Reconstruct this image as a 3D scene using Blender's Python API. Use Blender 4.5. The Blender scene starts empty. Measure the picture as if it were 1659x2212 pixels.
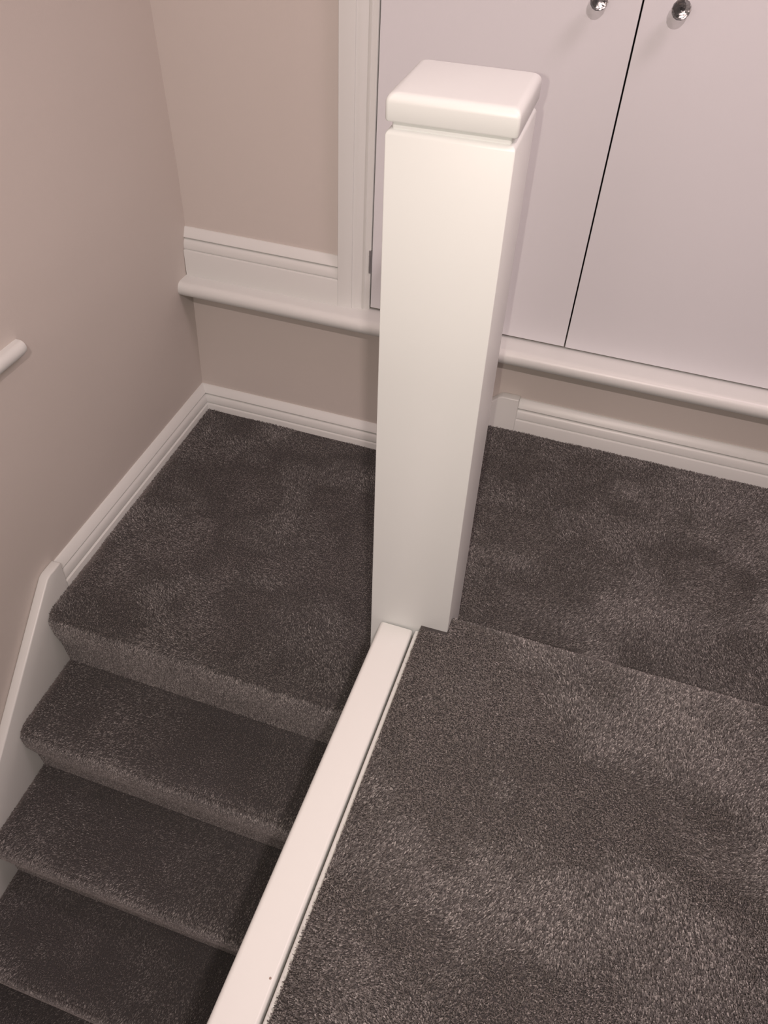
import bpy, bmesh, math
import numpy as np
from mathutils import Vector, Matrix

S = bpy.context.scene
R = math.radians

# ------------------------------------------------------------------ camera
cam_d = bpy.data.cameras.new('camera')
cam = bpy.data.objects.new('camera', cam_d)
S.collection.objects.link(cam)
cam.location = (0.26229, -0.86097, 1.08093)
cam.rotation_euler = (R(46.8997), R(-2.4814), R(18.4824))
cam_d.sensor_fit = 'HORIZONTAL'
cam_d.sensor_width = 36
cam_d.lens = 1699.04 * 36 / 1659
cam_d.clip_start = 0.01
S.camera = cam

# ------------------------------------------------------------------ world, lights, exposure
S.view_settings.view_transform = 'Standard'
S.view_settings.look = 'None'
S.view_settings.gamma = 1
S.view_settings.exposure = 0.0
w = bpy.data.worlds.new('room_light')
S.world = w
w.use_nodes = True
w.node_tree.nodes['Background'].inputs[0].default_value = (1.0, 0.80, 0.765, 1)
w.node_tree.nodes['Background'].inputs[1].default_value = 0.055


def lamp(name, kind, loc, energy, color, size=0.05, look=None, spot=None, blend=0.6):
    d = bpy.data.lights.new(name, kind)
    d.energy = energy
    d.color = color
    if kind == 'AREA':
        d.shape = 'DISK'
        d.size = size
    else:
        d.shadow_soft_size = size
    if kind == 'SPOT':
        d.spot_size = R(spot)
        d.spot_blend = blend
    o = bpy.data.objects.new(name, d)
    o.location = loc
    if look is not None:
        o.rotation_euler = (Vector(look) - Vector(loc)).to_track_quat('-Z', 'Y').to_euler()
    S.collection.objects.link(o)
    return o


WARM = (1.0, 0.80, 0.765)
lamp('ceiling_downlight', 'AREA', (0.66, -1.88, 2.30), 33, WARM, 0.07, look=(0.3, 0.2, 0.0))
lamp('ceiling_downlight', 'AREA', (1.10, 0.12, 2.30), 14.5, (1.0, 0.76, 0.80), 0.60, look=(0.9, 0.2, 0.0))
lamp('ceiling_fill', 'AREA', (0.2, -0.3, 2.32), 3.5, WARM, 1.5, look=(0.2, -0.3, 0))  # added soft overhead fill that lifts the upper walls
lamp('bounce_fill', 'AREA', (-0.30, -2.5, 1.60), 11.5, WARM, 1.2, look=(0.0, 0.5, 0.3))  # added broad fill, stands in for bounced light from other rooms
lamp('downstairs_lamp', 'AREA', (-0.35, -2.0, -1.45), 2.6, (1.0, 0.80, 0.77), 0.35, look=(-0.5, 0.0, -0.8))
# the phone's own flash, about two centimetres left of its lens
cm = cam.rotation_euler.to_matrix()
fl = Vector(cam.location) + cm @ Vector((-0.019, 0.002, 0.0))
lamp('phone_flash', 'SPOT', fl, 21.0, (1.0, 0.88, 0.74), 0.0025,
     look=tuple(fl + cm @ Vector((0, 0.05, -1))), spot=110, blend=1.0)

# ------------------------------------------------------------------ fitted measures (metres)
XL, YW, WS = 0.8528, 0.9065, 0.0402          # left wall, far wall, slant of left wall
H = 0.19
Z2 = -0.375                                   # lower landing
HS, G = 0.1870, 0.1907


def xl(y, u=0.0, z=None):
    return -XL - WS * (y - YW) + u + (0.0 if z is None else float(np.interp(z, [-0.3, 0.0, 0.2, 0.34, 0.55, 0.72], [0, 0.008, 0.013, 0.012, 0.004, -0.002])))


# ------------------------------------------------------------------ materials
def mat(name, col, rough=0.5, metal=0.0, bump=0.0, bscale=200.0, var=0.0, spec=0.5, coat=0.0):
    m = bpy.data.materials.new(name)
    m.use_nodes = True
    nt = m.node_tree
    b = nt.nodes['Principled BSDF']
    b.inputs['Roughness'].default_value = rough
    b.inputs['Metallic'].default_value = metal
    b.inputs['Specular IOR Level'].default_value = spec
    b.inputs['Coat Weight'].default_value = coat
    tc = nt.nodes.new('ShaderNodeTexCoord')
    n = nt.nodes.new('ShaderNodeTexNoise')
    n.inputs['Scale'].default_value = 3.0
    n.inputs['Detail'].default_value = 2.0
    nt.links.new(tc.outputs['Object'], n.inputs['Vector'])
    mx = nt.nodes.new('ShaderNodeMix')
    mx.data_type = 'RGBA'
    mx.inputs[6].default_value = tuple(c * (1 - var) for c in col) + (1,)
    mx.inputs[7].default_value = tuple(min(1, c * (1 + var)) for c in col) + (1,)
    nt.links.new(n.outputs['Fac'], mx.inputs[0])
    nt.links.new(mx.outputs[2], b.inputs['Base Color'])
    if bump:
        n2 = nt.nodes.new('ShaderNodeTexNoise')
        n2.inputs['Scale'].default_value = bscale
        n2.inputs['Detail'].default_value = 3.0
        nt.links.new(tc.outputs['Object'], n2.inputs['Vector'])
        bp = nt.nodes.new('ShaderNodeBump')
        bp.inputs['Strength'].default_value = bump
        bp.inputs['Distance'].default_value = 0.001
        nt.links.new(n2.outputs['Fac'], bp.inputs['Height'])
        nt.links.new(bp.outputs['Normal'], b.inputs['Normal'])
    return m


M_WALL = mat('wall_paint', (0.57, 0.532, 0.495), 0.75, bump=0.15, bscale=260, var=0.02, spec=0.3)
M_TRIM = mat('white_satin_trim', (0.655, 0.678, 0.660), 0.35, bump=0.06, bscale=60, var=0.01)
M_DOOR = mat('white_satin_door', (0.685, 0.695, 0.72), 0.42, bump=0.08, bscale=350, var=0.01)
M_POST = mat('white_gloss_post', (0.615, 0.65, 0.64), 0.38, spec=0.4, bump=0.05, bscale=45, var=0.01)
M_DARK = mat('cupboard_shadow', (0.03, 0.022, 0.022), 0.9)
M_METAL = mat('brushed_steel', (0.42, 0.42, 0.43), 0.35, 1.0, bump=0.2, bscale=400)
M_CHROME = mat('polished_chrome', (0.75, 0.75, 0.77), 0.08, 1.0)
M_CEIL = mat('ceiling_paint', (0.8, 0.77, 0.74), 0.85)
M_SUB = mat('bare_timber', (0.30, 0.22, 0.15), 0.8, bump=0.3, bscale=80)
M_HOLE = mat('filled_nail_hole', (0.28, 0.22, 0.19), 0.8)
M_LAMP = mat('downlight_bezel', (0.8, 0.8, 0.8), 0.4)


def glass_mat():
    m = bpy.data.materials.new('smoky_glass')
    m.use_nodes = True
    b = m.node_tree.nodes['Principled BSDF']
    b.inputs['Base Color'].default_value = (0.8, 0.8, 0.79, 1)
    b.inputs['Roughness'].default_value = 0.02
    b.inputs['Transmission Weight'].default_value = 1.0
    b.inputs['IOR'].default_value = 1.52
    n = m.node_tree.nodes.new('ShaderNodeTexNoise')
    n.inputs['Scale'].default_value = 30
    bp = m.node_tree.nodes.new('ShaderNodeBump')
    bp.inputs['Strength'].default_value = 0.03
    m.node_tree.links.new(n.outputs['Fac'], bp.inputs['Height'])
    m.node_tree.links.new(bp.outputs['Normal'], b.inputs['Normal'])
    return m


M_GLASS = glass_mat()


def carpet_mat():
    m = bpy.data.materials.new('grey_carpet_pile')
    m.use_nodes = True
    nt = m.node_tree
    b = nt.nodes['Principled BSDF']
    b.inputs['Roughness'].default_value = 0.8
    b.inputs['Specular IOR Level'].default_value = 0.25
    b.inputs['Sheen Weight'].default_value = 0.35
    b.inputs['Sheen Roughness'].default_value = 0.45
    b.inputs['Sheen Tint'].default_value = (1.0, 0.9, 0.85, 1)
    at = nt.nodes.new('ShaderNodeAttribute')
    at.attribute_name = 'tone'
    r = nt.nodes.new('ShaderNodeValToRGB')
    r.color_ramp.elements[0].color = (0.045, 0.043, 0.043, 1)
    r.color_ramp.elements[1].position = 1.0
    r.color_ramp.elements[1].color = (0.38, 0.365, 0.35, 1)
    e = r.color_ramp.elements.new(0.6)
    e.color = (0.140, 0.134, 0.131, 1)
    nt.links.new(at.outputs['Fac'], r.inputs[0])
    nt.links.new(r.outputs[0], b.inputs['Base Color'])
    return m


M_CARPET = carpet_mat()

# ------------------------------------------------------------------ helpers
C = S.collection


def link(name, me, m=None, parent=None, smooth=False):
    if m is not None and not me.materials:
        me.materials.append(m)
    if smooth:
        me.polygons.foreach_set('use_smooth', [True] * len(me.polygons))
    o = bpy.data.objects.new(name, me)
    C.objects.link(o)
    if parent is not None:
        o.parent = parent
    return o


def thing(name, label, cat, loc=(0, 0, 0), rot=(0, 0, 0), group=None):
    o = bpy.data.objects.new(name, None)
    o.empty_display_size = 0.05
    C.objects.link(o)
    o.location = loc
    o.rotation_euler = rot
    o['label'] = label
    o['category'] = cat
    if group:
        o['group'] = group
    return o


def tag(o, label, cat, group=None):
    o['label'] = label
    o['category'] = cat
    if group:
        o['group'] = group
    return o


def struct(o, label=None):
    o['kind'] = 'structure'
    if label:
        o['label'] = label
    return o


def finish(name, bm, m, parent=None, bevel=0.0, segs=2, limit=30):
    bmesh.ops.recalc_face_normals(bm, faces=bm.faces)
    if bevel:
        ed = [e for e in bm.edges if len(e.link_faces) == 2 and e.calc_face_angle(0) > R(limit)]
        bmesh.ops.bevel(bm, geom=ed, offset=bevel, segments=segs, profile=0.5, affect='EDGES')
    me = bpy.data.meshes.new(name)
    bm.to_mesh(me)
    bm.free()
    return link(name, me, m, parent)


def soft(o, ang=40):
    """smooth shading inside rounded mouldings, sharp at hard edges"""
    me = o.data
    bm = bmesh.new()
    bm.from_mesh(me)
    for e in bm.edges:
        if len(e.link_faces) == 2 and e.calc_face_angle(0) > R(ang):
            e.smooth = False
    for f in bm.faces:
        f.smooth = True
    bm.to_mesh(me)
    bm.free()
    return o


def add_box(bm, x0, x1, y0, y1, z0, z1, fn=None):
    vs = []
    for x, y, z in [(x0, y0, z0), (x1, y0, z0), (x1, y1, z0), (x0, y1, z0),
                    (x0, y0, z1), (x1, y0, z1), (x1, y1, z1), (x0, y1, z1)]:
        p = (x, y, z) if fn is None else fn(x, y, z)
        vs.append(bm.verts.new(p))
    for f in [(0, 3, 2, 1), (4, 5, 6, 7), (0, 1, 5, 4), (1, 2, 6, 5), (2, 3, 7, 6), (3, 0, 4, 7)]:
        bm.faces.new([vs[i] for i in f])


def box(name, x0, x1, y0, y1, z0, z1, m, parent=None, bevel=0.0, fn=None, segs=2):
    bm = bmesh.new()
    add_box(bm, x0, x1, y0, y1, z0, z1, fn)
    return finish(name, bm, m, parent, bevel, segs)


def extrude(name, prof, ends, m, parent=None, bevel=0.0, sm=True, ang=40):
    """closed profile [(a,b)...] swept between ends = list of callables (a,b)->xyz"""
    bm = bmesh.new()
    rings = [[bm.verts.new(fn(a, b)) for a, b in prof] for fn in ends]
    n = len(prof)
    for r0, r1 in zip(rings, rings[1:]):
        for i in range(n):
            bm.faces.new([r0[i], r0[(i + 1) % n], r1[(i + 1) % n], r1[i]])
    bm.faces.new(rings[0])
    bm.faces.new(list(reversed(rings[-1])))
    o = finish(name, bm, m, parent, bevel)
    return soft(o, ang) if sm else o


def arc(cx, cy, r, a0, a1, n=6):
    return [(cx + r * math.cos(R(a0 + (a1 - a0) * i / n)), cy + r * math.sin(R(a0 + (a1 - a0) * i / n))) for i in range(n + 1)]


# ------------------------------------------------------------------ skirting profile (u out of wall, z down from top)
def moulding(bottom):
    p = [(0.0, 0.0), (0.0035, 0.0), (0.0052, -0.0008), (0.0158, -0.0232), (0.0152, -0.0250),
         (0.0095, -0.0256), (0.0090, -0.0285)]
    p += [(0.0090 + 0.0115 * math.sin(t * math.pi / 2), -0.0285 - 0.0235 * (1 - math.cos(t * math.pi / 2)) - 0.001 * t) for t in
          [0.15, 0.3, 0.45, 0.6, 0.75, 0.9, 1.0]]
    p += [(0.0200, -0.0542), (0.0182, -0.0556), (0.0240, -0.0572), (0.0248, -0.0590), (0.0248, -bottom), (0.0, -bottom)]
    return p


# ------------------------------------------------------------------ room shell
ZC = 2.35
ZB = -2.05
# far wall in front plane y = YW, opening behind the cupboard doors
bm = bmesh.new()
DX0, DX1, DZ0, DZ1 = -0.322, 0.700, 0.068, 1.95
add_box(bm, -1.05, DX0, YW, YW + 0.12, ZB, ZC)
add_box(bm, DX1, 1.45, YW, YW + 0.12, ZB, ZC)
add_box(bm, DX0, DX1, YW, YW + 0.12, ZB, DZ0)
add_box(bm, DX0, DX1, YW, YW + 0.12, DZ1, ZC)
bmesh.ops.remove_doubles(bm, verts=bm.verts, dist=1e-5)
struct(finish('wall_far', bm, M_WALL), 'greige painted wall behind the stairs with the cupboard')

bm = bmesh.new()
zz_ = [ZB] + [-0.3 + 0.04 * i for i in range(27)] + [ZC]
fr = [[bm.verts.new((xl(y, 0, z), y, z)) for z in zz_] for y in (-1.6, YW)]
bk = [[bm.verts.new((xl(y, -0.12), y, z)) for z in (ZB, ZC)] for y in (-1.6, YW)]
for i in range(len(zz_) - 1):
    bm.faces.new([fr[0][i], fr[1][i], fr[1][i + 1], fr[0][i + 1]])
bm.faces.new([bk[0][0], bk[0][1], bk[1][1], bk[1][0]])
bm.faces.new(fr[0] + [bk[0][1], bk[0][0]])
bm.faces.new(fr[1] + [bk[1][1], bk[1][0]])
bm.faces.new([fr[0][0], fr[1][0], bk[1][0], bk[0][0]])
bm.faces.new([fr[0][-1], fr[1][-1], bk[1][1], bk[0][1]])
struct(soft(finish('wall_left', bm, M_WALL), 30), 'greige painted wall along the left of the stairs')
bm = bmesh.new()
add_box(bm, 1.45, 1.57, -1.6, YW + 0.12, ZB, ZC)
struct(finish('wall_right', bm, M_WALL))
struct(box('ceiling', -1.05, 1.45, -1.6, YW, ZC, ZC + 0.1, M_CEIL))

# upper floor slab
bm = bmesh.new()
add_box(bm, 0.0935, 1.449, -1.6, 0.030, -0.30, -0.0125)
add_box(bm, 0.03, 0.0935, -1.6, 0.030, -0.30, -0.0465)
struct(finish('floor', bm, M_SUB), 'upper landing floor under the carpet')
struct(box('floor_bottom', xl(-1.6) + 0.02, 0.03, -1.6, YW, ZB - 0.1, ZB, M_SUB))

# ------------------------------------------------------------------ mouldings on the walls
Z_SK_L = -0.298
Z_SK_R = -0.103
Y_STR = 0.112      # where the left skirting meets the stair string


def far_map(x, dz, mitre=None):
    # u out of wall -> -y
    return lambda u, z: (x + (u if mitre == '+' else 0), YW - u, z + dz)


pL = moulding(0.098)
extrude('baseboard_far', pL, [lambda u, z: (xl(YW - u, u), YW - u, z + Z_SK_L),
                              lambda u, z: (0.02, YW - u, z + Z_SK_L)], M_TRIM)
extrude('baseboard_left', pL, [lambda u, z: (xl(YW - u, u), YW - u, z + Z_SK_L),
                               lambda u, z: (xl(Y_STR, u), Y_STR, z + Z_SK_L)], M_TRIM)
pR = moulding(0.105)
extrude('baseboard_right', pR, [lambda u, z: (0.107, YW - u, z + Z_SK_R),
                                lambda u, z: (1.45, YW - u, z + Z_SK_R)], M_TRIM)
struct(bpy.data.objects['baseboard_far'], 'white moulded skirting behind the lower landing')
struct(bpy.data.objects['baseboard_left'], 'white moulded skirting on the left wall')
struct(bpy.data.objects['baseboard_right'], 'white moulded skirting below the cupboard at right')

# dado strip over the ledge, left of the casing
pD = moulding(0.130)
struct(extrude('trim_1', pD, [lambda u, z: (xl(YW - u, 0.012), YW - u, z + 0.195),
                              lambda u, z: (-0.402, YW - u, z + 0.195)], M_TRIM),
       'white moulded board standing on the ledge left of the cupboard')


# door casing profile in (x, u)
def casing(name, x0, sgn, z0, z1, label):
    prof = [(0.0, 0.0), (0.0, 0.022), (0.0012, 0.0235), (0.0355, 0.0235), (0.0375, 0.0225), (0.0385, 0.0190), (0.0400, 0.0185)]
    prof += [(0.0400 + 0.020 * t, 0.0185 - 0.006 * (t * t)) for t in (0.2, 0.4, 0.6, 0.8, 1.0)]
    prof += [(0.0625, 0.0118), (0.0640, 0.0130), (0.0700, 0.0140), (0.0715, 0.0118), (0.0820, 0.0108), (0.0828, 0.0098), (0.0828, 0.0)]
    return struct(extrude(name, prof, [lambda x, u: (x0 + sgn * x, YW - u, z0), lambda x, u: (x0 + sgn * x, YW - u, z1)], M_TRIM), label)


casing('trim_2', -0.4030, 1, 0.066, 1.96, 'white moulded door casing at the left of the cupboard')
casing('trim_3', 0.7810, -1, 0.066, 1.96, None)
struct(box('trim_4', -0.403, 0.781, YW - 0.020, YW, 1.96, 2.04, M_TRIM, bevel=0.002))


# nosed ledge (window-board section): profile in (u, z)
def nosed(depth, zt, zb, back=0.0):
    r = (zt - zb) / 2 * 0.96
    c = (zt + zb) / 2
    k = r * 0.92
    pts = [(back, zt), (depth - k, zt)]
    pts += [(depth - k + k * math.cos(R(a)), c + (zt - zb) / 2 * math.sin(R(a))) for a in range(78, -79, -12)]
    pts += [(depth - k, zb), (back, zb)]
    return pts


pS = nosed(0.078, 0.068, 0.028)
o = extrude('cupboard_ledge', pS, [lambda u, z: (xl(YW - u, 0.008), YW - u, z), lambda u, z: (1.45, YW - u, z)], M_TRIM)
tag(o, 'long white round-nosed ledge running under the cupboard doors', 'ledge')
pS2 = nosed(0.036, 0.251, 0.222)
o = extrude('wall_ledge', pS2, [lambda u, z: (xl(-1.55, u), -1.55, z), lambda u, z: (xl(0.190, u), 0.190, z),
                                lambda u, z: (xl(0.202, u * 0.93), 0.202, 0.2365 + (z - 0.2365) * 0.93)], M_TRIM)
tag(o, 'short end of a white round-nosed ledge on the left wall', 'ledge')

# ------------------------------------------------------------------ cupboard
YD = 0.8985
cup = thing('cupboard', 'white double-door wall cupboard with glass knobs, above the long ledge', 'cupboard', (0.19, YW, 0.068))


def rel(o, parent):
    """parent keeping world placement; parent is unrotated"""
    o.parent = parent
    o.location = Vector(o.location) - Vector(parent.location)
    return o


body = bmesh.new()
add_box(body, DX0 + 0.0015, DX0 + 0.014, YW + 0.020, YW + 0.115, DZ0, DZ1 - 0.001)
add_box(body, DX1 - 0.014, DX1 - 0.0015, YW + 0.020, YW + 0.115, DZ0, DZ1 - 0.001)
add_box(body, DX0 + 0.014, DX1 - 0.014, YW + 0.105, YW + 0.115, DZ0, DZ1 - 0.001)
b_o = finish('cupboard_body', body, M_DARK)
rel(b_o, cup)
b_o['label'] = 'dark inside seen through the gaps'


def door(x0, x1, lab, zb):
    o = box('door', 0, x1 - x0, 0, 0.019, 0, 1.948 - zb, M_DOOR, bevel=0.0012)
    o.location = (x0 - cup.location.x, YD - cup.location.y, zb - cup.location.z)
    o.parent = cup
    o['label'] = lab
    return o


d1 = door(-0.3172, 0.1868, 'left door with the hinge in view', 0.0745)
d2 = door(0.1902, 0.6965, 'right door', 0.0735)


def lathe(prof, seg=32):
    """prof [(r, y)] revolved about y axis (pointing to -y out of the door)"""
    bm = bmesh.new()
    rings = []
    for r, y in prof:
        if r < 1e-6:
            rings.append([bm.verts.new((0, y, 0))])
        else:
            rings.append([bm.verts.new((r * math.cos(2 * math.pi * i / seg), y, r * math.sin(2 * math.pi * i / seg))) for i in range(seg)])
    for a, b in zip(rings, rings[1:]):
        for i in range(seg):
            j = (i + 1) % seg
            if len(a) == 1:
                bm.faces.new([a[0], b[i], b[j]])
            elif len(b) == 1:
                bm.faces.new([a[i], a[j], b[0]])
            else:
                bm.faces.new([a[i], a[j], b[j], b[i]])
    return bm


def knob(doorobj, xl_, zl_):
    rose = lathe([(0, 0.0), (0.0125, 0.0), (0.0125, -0.002), (0.0105, -0.0035), (0.0065, -0.0045), (0.0055, -0.007),
                  (0.0055, -0.012), (0.0085, -0.0135), (0.0095, -0.016), (0.009, -0.0185), (0.0, -0.0185)], 28)
    bmesh.ops.recalc_face_normals(rose, faces=rose.faces)
    me = bpy.data.meshes.new('knob')
    rose.to_mesh(me)
    rose.free()
    k = soft(link('knob', me, M_CHROME), 50)
    # faceted glass ball as a second material in the same mesh
    bm = bmesh.new()
    bm.from_mesh(k.data)
    g = lathe([(0.0, -0.0188), (0.008, -0.0188), (0.0135, -0.0225), (0.0165, -0.028), (0.0172, -0.0335), (0.0160, -0.0395),
               (0.0120, -0.0450), (0.0070, -0.0480), (0.0, -0.0488)], 14)
    gm = bpy.data.meshes.new('tmp')
    bmesh.ops.recalc_face_normals(g, faces=g.faces)
    g.to_mesh(gm)
    g.free()
    n0 = len(bm.faces)
    bm.from_mesh(gm)
    bm.faces.ensure_lookup_table()
    for f in bm.faces[n0:]:
        f.material_index = 1
        f.smooth = False
    bm.to_mesh(k.data)
    bm.free()
    bpy.data.meshes.remove(gm)
    k.data.materials.append(M_GLASS)
    k.parent = doorobj
    k.location = (xl_, 0.0, zl_)
    k['label'] = 'faceted glass ball knob on a chrome stem'
    return k


KZ = 0.7995
knob(d1, 0.113 + 0.3172, KZ - 0.0745)
knob(d2, 0.2585 - 0.1902, KZ - 0.0735)

# hinge knuckle and leaf on the left door
hb = bmesh.new()
bmesh.ops.create_cone(hb, cap_ends=True, segments=16, radius1=0.0034, radius2=0.0034, depth=0.058,
                      matrix=Matrix.Translation((-0.0035, -0.0035, 0.125)))
add_box(hb, -0.0105, -0.0035, -0.0026, 0.0, 0.096, 0.154)
for zz in (0.111, 0.139):
    bmesh.ops.create_cone(hb, cap_ends=True, segments=16, radius1=0.0038, radius2=0.0038, depth=0.0012,
                          matrix=Matrix.Translation((-0.0035, -0.0035, zz)))
h = finish('hinge', hb, M_METAL, d1)
h['label'] = 'small steel hinge'

# ------------------------------------------------------------------ carpets: swept body plus cut pile
rng = np.random.default_rng(7)


def smooth_noise(P, scale, seed):
    """value noise of 2-D points"""
    r = np.random.default_rng(seed)
    grid = r.random((256, 256))
    q = P * scale + 1000
    i = np.floor(q).astype(int)
    f = q - i
    f = f * f * (3 - 2 * f)
    a = grid[i[:, 0] % 256, i[:, 1] % 256]
    b = grid[(i[:, 0] + 1) % 256, i[:, 1] % 256]
    c = grid[i[:, 0] % 256, (i[:, 1] + 1) % 256]
    d = grid[(i[:, 0] + 1) % 256, (i[:, 1] + 1) % 256]
    return (a * (1 - f[:, :1].ravel()) + b * f[:, 0]) * (1 - f[:, 1]) + (c * (1 - f[:, 0]) + d * f[:, 0]) * f[:, 1]


def pile(name, prof, q0, q1, toP, parent, density=330000, keep=None, seed=1, length=0.0050, lay=None, label=None, scatter=0.36, brush=1.0, bias=0.0, thin=1.0):
    """prof: list of (p, z) base polyline; toP(p, z, q) -> world arrays; carpet body strip and its tufts in one mesh"""
    r = np.random.default_rng(seed)
    prof = np.array(prof, float)
    seg = np.diff(prof, axis=0)
    sl = np.hypot(seg[:, 0], seg[:, 1])
    cum = np.concatenate([[0], np.cumsum(sl)])
    L = cum[-1]
    # body strip (open sheet with thickness below)
    nq = 24
    tang = np.gradient(prof, axis=0)
    tang /= np.linalg.norm(tang, axis=1)[:, None] + 1e-9
    nrm = np.stack([-tang[:, 1], tang[:, 0]], 1)
    nrm *= PS_SIGN[0]
    qq = np.linspace(0, 1, nq + 1)
    V = []
    for sgn in (0.0, -0.006):
        for k, (p, z) in enumerate(prof):
            pp = p + nrm[k, 0] * sgn
            zz = z + nrm[k, 1] * sgn
            a, b = q0(p), q1(p)
            V.append(toP(np.full(nq + 1, pp), np.full(nq + 1, zz), a + (b - a) * qq))
    V = np.concatenate(V)
    m_ = len(prof)
    F = []
    for lay_ in range(2):
        for k in range(m_ - 1):
            for j in range(nq):
                a = (lay_ * m_ + k) * (nq + 1) + j
                F.append((a, a + 1, a + nq + 2, a + nq + 1))
    off = m_ * (nq + 1)
    for k in (0, m_ - 1):
        for j in range(nq):
            a = k * (nq + 1) + j
            F.append((a, a + 1, a + 1 + off, a + off))
    for k in range(m_ - 1):
        for j in (0, nq):
            a = k * (nq + 1) + j
            F.append((a, a + nq + 1, a + nq + 1 + off, a + off))
    nb = len(V)
    # tufts
    qmin = min(q0(p) for p, _ in prof)
    qmax = max(q1(p) for p, _ in prof)
    N = int(L * (qmax - qmin) * density)
    s = r.random(N) * L
    q = qmin + r.random(N) * (qmax - qmin)
    idx = np.clip(np.searchsorted(cum, s) - 1, 0, len(sl) - 1)
    t = (s - cum[idx]) / np.maximum(sl[idx], 1e-9)
    p = prof[idx, 0] + seg[idx, 0] * t
    z = prof[idx, 1] + seg[idx, 1] * t
    n2 = nrm[idx] * (1 - t[:, None]) + nrm[idx + 1] * t[:, None]
    t2 = tang[idx] * (1 - t[:, None]) + tang[idx + 1] * t[:, None]
    lo = np.array([q0(x) for x in prof[:, 0]])[idx]
    hi = np.array([q1(x) for x in prof[:, 0]])[idx]
    ok = (q > lo) & (q < hi) & ((np.abs(n2[:, 1]) < 0.85) | (r.random(len(q)) < thin))
    if keep is not None:
        ok &= keep(p, z, q)
    p, z, q, n2, t2, s = p[ok], z[ok], q[ok], n2[ok], t2[ok], s[ok]
    N = len(p)
    root = toP(p, z, q)
    e = 1e-3
    Nv = toP(p + n2[:, 0] * e, z + n2[:, 1] * e, q) - root
    Nv /= np.linalg.norm(Nv, axis=1)[:, None]
    Tv = toP(p + t2[:, 0] * e, z + t2[:, 1] * e, q) - root
    Tv /= np.linalg.norm(Tv, axis=1)[:, None]
    Qv = np.cross(Nv, Tv)
    # lie of the pile: brushed patches plus scatter
    P2 = np.stack([s, q], 1)
    sd = seed * 13
    big = smooth_noise(P2, 7, sd + 1) * 0.6 + smooth_noise(P2, 17, sd + 2) * 0.4
    big2 = smooth_noise(P2, 6, sd + 3) * 0.6 + smooth_noise(P2, 15, sd + 4) * 0.4
    calm = np.where(np.abs(Nv[:, 2]) < 0.5, 0.5, 1.0)
    lt = np.tanh((big - 0.5) * 6) * 0.95 * brush + np.where(Nv[:, 2] > 0.8, bias, 0.0) + r.normal(0, 1, N) * scatter * calm
    lq = np.tanh((big2 - 0.5) * 6) * 0.8 * brush + r.normal(0, 1, N) * scatter
    lt += np.where(np.abs(Nv[:, 2]) < 0.75, 3.2 * np.clip((0.75 - np.abs(Nv[:, 2])) / 0.5, 0, 1), 0)
    if lay is not None:
        lt += lay(p, z, q)
    D = Nv + Tv * lt[:, None] + Qv * lq[:, None]
    D /= np.linalg.norm(D, axis=1)[:, None]
    ln = length * r.uniform(0.8, 1.12, N)
    a = r.random(N) * 2 * np.pi
    flat = np.abs(Nv[:, 2]) < 0.5
    a = np.where(flat, np.pi / 2 + r.normal(0, 0.35, N), a)
    Wd = Tv * np.cos(a)[:, None] + Qv * np.sin(a)[:, None]
    Wd -= D * (Wd * D).sum(1)[:, None]
    Wd /= np.linalg.norm(Wd, axis=1)[:, None] + 1e-9
    wd = r.uniform(0.0006, 0.0011, N)[:, None]
    tip = root + D * ln[:, None]
    Q = np.stack([root - Wd * wd * 0.6, root + Wd * wd * 0.6, tip + Wd * wd, tip - Wd * wd * 0.8], 1).reshape(-1, 3)
    verts = np.concatenate([V, Q]).astype(np.float32)
    nf = len(F) + N
    loops = np.concatenate([np.array(F, np.int32).ravel(), np.arange(nb, nb + 4 * N, dtype=np.int32)])
    me = bpy.data.meshes.new(name)
    me.vertices.add(len(verts))
    me.vertices.foreach_set('co', verts.ravel())
    me.loops.add(len(loops))
    me.loops.foreach_set('vertex_index', loops)
    me.polygons.add(nf)
    me.polygons.foreach_set('loop_start', np.arange(0, 4 * nf, 4, dtype=np.int32))
    me.update(calc_edges=True)
    tone = np.concatenate([np.full(len(F), 0.03), np.clip(r.normal(0.56, 0.27, N) + (smooth_noise(P2, 9, sd + 9) - 0.5) * 0.12, 0, 1)])  # body strip near black: deep shade between tufts put into its tone
    at = me.attributes.new('tone', 'FLOAT', 'FACE')
    at.data.foreach_set('value', tone.astype(np.float32))
    o = link(name, me, M_CARPET, parent)
    if label:
        o['label'] = label
    return o


PS_SIGN = [1.0]
XR = 0.018          # right-hand edge of the lower flight


def flightP(p, z, q):
    return np.stack([q, p, z], 1)


def step_profile(yb, zt, yn, yr, zr):
    """from the back of the tread forward, over the nosing and down the riser (base surface, tips ~6 mm out)"""
    d = 0.0048
    pts = [(yb, zt - d)]
    pts += [(yb + (yn + 0.04 - yb) * t, zt - d) for t in (0.25, 0.5, 0.75, 1.0)]
    r_ = 0.030
    c = (yn + d + r_, zt - d - r_)
    for a in range(90, 181, 15):
        pts.append((c[0] + r_ * math.cos(R(a)), c[1] + r_ * math.sin(R(a))))
    pts += [(yn + d + 0.0015, zt - 0.068), (yr + d - 0.005, zr + 0.058), (yr + d, zr - 0.004)]
    return pts


stairs = thing('staircase', 'carpeted staircase with two half landings, left of and behind the newel post', 'staircase', (0, 0, ZB))
off = Vector(stairs.location)


def to_stairs(o):
    o.parent = stairs
    o.location = -off
    return o


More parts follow.
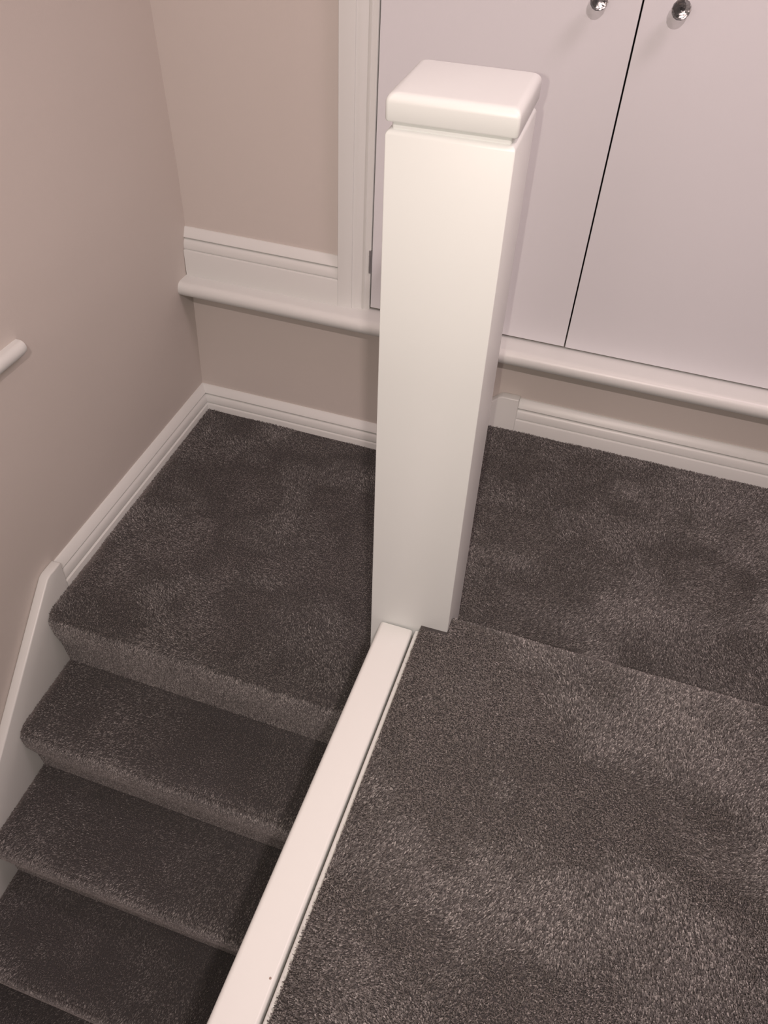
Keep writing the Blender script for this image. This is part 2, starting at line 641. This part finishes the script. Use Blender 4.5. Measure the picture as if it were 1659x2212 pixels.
# lower landing
def mk_step(name, carp, yb, zt, yn, yr, zr, seed, label, dens, keepf=None):
    bm = bmesh.new()
    add_box(bm, 0, 1, yr + 0.014, yb, zr - 0.01, zt - 0.014,
            fn=lambda x, y, z: ((xl(y, 0.006) if x == 0 else XR - 0.002), y, z))
    add_box(bm, 0, 1, yn + 0.016, yr + 0.02, zt - 0.045, zt - 0.014,
            fn=lambda x, y, z: ((xl(y, 0.006) if x == 0 else XR - 0.002), y, z))
    st = finish(name, bm, M_SUB)
    to_stairs(st)
    st['label'] = label
    PS_SIGN[0] = -1.0
    c = pile('carpet', step_profile(yb, zt, yn, yr, zr), lambda y: xl(y, 0.0255 if y < Y_STR else 0.0248), lambda y: XR if y < 0.0 else -0.0015,
             flightP, st, seed=seed, density=dens, scatter=0.20 if name == 'step' else 0.27, brush=0.55 if name == 'step' else 0.95,
             bias=1.0 if name == 'step' else 0.6, thin=0.5 if name == 'step' else 0.68)
    c['label'] = 'dark grey deep-pile carpet'
    return st


Z2S = -0.369
mk_step('quarter_landing', 'carpet', YW - 0.0250, Z2S, 0.013, 0.034, -0.562, 11, 'larger landing in the left corner, one step down', 330000)
for k in range(6):
    zt = -0.562 - k * HS
    yn = -0.183 - k * G
    mk_step('step', 'carpet', 0.034 - k * G + 0.004, zt, yn, 0.034 - (k + 1) * G, zt - HS, 21 + k,
            ['topmost step of the lower flight', 'second step from the top', 'third step from the top', 'fourth step from the top',
             'lowest step in view', 'step below the view'][k], 330000 if k < 5 else 100000)

# upper half landing (right), riser at x = 0
bm = bmesh.new()
add_box(bm, 0.014, 1.449, 0.145, YW - 0.001, -0.60, -0.206)
add_box(bm, 0.15, 1.449, 0.030, 0.145, -0.60, -0.206)
st = finish('quarter_landing', bm, M_SUB)
to_stairs(st)
st['label'] = 'landing at right below the cupboard'
PS_SIGN[0] = 1.0
r_ = 0.025
prR = [(0.006, -0.372), (0.004, -0.27)] + [(-0.012 + 0.006 + r_ + r_ * math.cos(R(a)), -0.1958 - r_ + r_ * math.sin(R(a))) for a in range(180, 89, -15)]
prR += [(0.2, -0.1958), (0.5, -0.1958), (0.8, -0.1958), (1.1, -0.1958), (1.44, -0.1958)]
c = pile('carpet', prR, lambda x: 0.045, lambda x: YW - 0.0250, lambda p, z, q: np.stack([p, q, z], 1), st, seed=41, thin=0.85,
         density=420000, keep=lambda p, z, q: (p < 1.0) & ~((p < 0.148) & (q < 0.143)))
c['label'] = 'dark grey deep-pile carpet'

# strings
TS = 0.025
SL = 0.925
poly = [(Y_STR, -0.289), (0.070, -0.289), (0.058, -0.293), (-0.189, -0.523), (-1.55, -0.523 - SL * 1.361),
        (-1.55, -2.045), (-0.9, -2.045), (Y_STR, -0.75)]
o = extrude('string_board', poly, [lambda y, z: (xl(y, 0.0005), y, z), lambda y, z: (xl(y, TS), y, z)], M_TRIM, bevel=0.0035, sm=True, ang=50)
to_stairs(o)
o['label'] = 'white string board along the left wall'
poly = [(0.107, -0.0955), (0.062, -0.0955), (0.054, -0.099), (-0.150, -0.295), (-0.150, -0.39), (0.107, -0.39)]
o = extrude('string_board', poly, [lambda x, z: (x, YW - 0.0005, z), lambda x, z: (x, YW - 0.0265, z)], M_TRIM, bevel=0.003, sm=True, ang=50)
to_stairs(o)
o['label'] = 'short white string board with a sloped end, below the ledge'

# well string beneath the rail
o = box('apron_board', XR, 0.0295, -1.55, -0.002, -1.9, -0.046, M_TRIM)
to_stairs(o)
o['label'] = 'white board closing the floor edge under the rail'

# ------------------------------------------------------------------ upper landing carpet
PS_SIGN[0] = -1.0
r_ = 0.022
yn = 0.050
d = 0.0048
prU = [(yn - 0.012, -0.185), (yn - 0.008, -0.06)]
prU = [(-1.25, -d), (-0.9, -d), (-0.6, -d), (-0.3, -d), (-0.1, -d), (yn - d - r_, -d)]
prU += [(yn - d - r_ + r_ * math.cos(R(a)), -d - r_ + r_ * math.sin(R(a))) for a in range(75, -1, -15)]
prU += [(yn - d - 0.008, -0.08), (yn - d - 0.010, -0.186)]
PS_SIGN[0] = 1.0
c = pile('landing_carpet', prU, lambda y: 0.0925, lambda y: 1.44, flightP, None, seed=51, density=520000, thin=0.85,
         keep=lambda p, z, q: (q < 0.95) & ~((q < 0.142) & (p > -0.004)), lay=lambda p, z, q: 0.0 * p)
tag(c, 'grey deep-pile carpet on the upper landing right of the white rail', 'carpet')

# ------------------------------------------------------------------ base rail
rail = thing('base_rail', 'flat white painted timber rail running from the newel post along the carpet edge', 'rail', (0.05, -0.8, -0.021))
zr = -0.0205
pr = [(0.020, -0.046), (0.0185, -0.038), (0.0185, -0.030)] + arc(0.0265, zr - 0.008, 0.008, 170, 90, 6)
pr += [(0.0735, zr)] + arc(0.0735, zr - 0.0055, 0.0055, 75, 0, 5) + [(0.079, -0.046)]
o = extrude('rail_board', pr, [lambda x, z: (x, -1.55, z), lambda x, z: (x, -0.0015, z)], M_TRIM, ang=50)
rel(o, rail)
bd = [(0.0830, -0.046), (0.0830, -0.0225)] + arc(0.0878, -0.0225, 0.0048, 180, 0, 8) + [(0.0926, -0.046)]
o = extrude('edge_bead', bd, [lambda x, z: (x, -1.55, z), lambda x, z: (x, -0.0015, z)], M_TRIM, ang=60)
rel(o, rail)
o['label'] = 'thin white bead between rail and carpet'
bm = bmesh.new()
bmesh.ops.create_cone(bm, cap_ends=True, segments=14, radius1=0.0017, radius2=0.0015, depth=0.0006,
                      matrix=Matrix.Translation((0.0715, -0.588, zr + 0.0001)))
o = finish('nail_hole', bm, M_HOLE)
rel(o, rail)
o['label'] = 'small grey nail hole'

# ------------------------------------------------------------------ newel post
post = thing('newel_post', 'square white painted newel post with a grooved, soft-edged cap', 'newel post', (0, 0, 0),
             (0.0312, -0.0054, 0.0232))
W_, D_ = 0.1396, 0.1345
bm = bmesh.new()


def ring(x0, x1, y0, y1, z, c, n=3):
    """rounded-rectangle ring of verts"""
    vs = []
    for cx, cy, a0 in ((x1 - c, y0 + c, -90), (x1 - c, y1 - c, 0), (x0 + c, y1 - c, 90), (x0 + c, y0 + c, 180)):
        for i in range(n + 1):
            a = R(a0 + 90 * i / n)
            vs.append(bm.verts.new((cx + c * math.cos(a), cy + c * math.sin(a), z)))
    return vs


def stack(rings, cap0=True, cap1=True):
    for a, b in zip(rings, rings[1:]):
        for i in range(len(a)):
            j = (i + 1) % len(a)
            bm.faces.new([a[i], a[j], b[j], b[i]])
    if cap0:
        bm.faces.new(list(reversed(rings[0])))
    if cap1:
        bm.faces.new(rings[-1])


def rr(ins, z, c=0.0015, n=3):
    return ring(ins, W_ - ins, ins, D_ - ins, z, c, n)


stack([rr(0, -0.374), rr(0, -0.2), rr(0, 0.2), rr(0, 0.5), rr(0, 0.8060, 0.0016), rr(0.0010, 0.8084, 0.002), rr(0.0030, 0.8103, 0.002), rr(0.0052, 0.8110, 0.002), rr(0.0075, 0.8112, 0.002)])
o = finish('shaft', bm, M_POST, post)
soft(o, 35)
bm = bmesh.new()
stack([rr(0.0062, 0.8105, 0.003), rr(0.0056, 0.8135, 0.003), rr(0.0060, 0.8200, 0.003)])
o = finish('neck', bm, M_POST, post)
o['label'] = 'recessed groove under the cap'
soft(o, 35)
bm = bmesh.new()
rc = 0.0095
rs = [ring(0.001, W_ - 0.002, 0.003, D_ - 0.004, 0.8188, 0.003, 5), ring(0.0, W_, 0.0005, D_ - 0.001, 0.8194, 0.004, 5),
      ring(-0.0008, W_ + 0.0008, -0.0005, D_ + 0.0002, 0.8212, 0.0045, 5)]
for i in range(0, 7):
    a = R(90 * i / 6)
    ins = rc * (1 - math.cos(a))
    rs.append(ring(ins - 0.0008, W_ + 0.0008 - ins, ins - 0.0005, D_ + 0.0002 - ins, 0.8375 + rc * math.sin(a), 0.0045 + ins * 0.3, 5))
stack(rs)
o = finish('cap', bm, M_POST, post)
soft(o, 35)
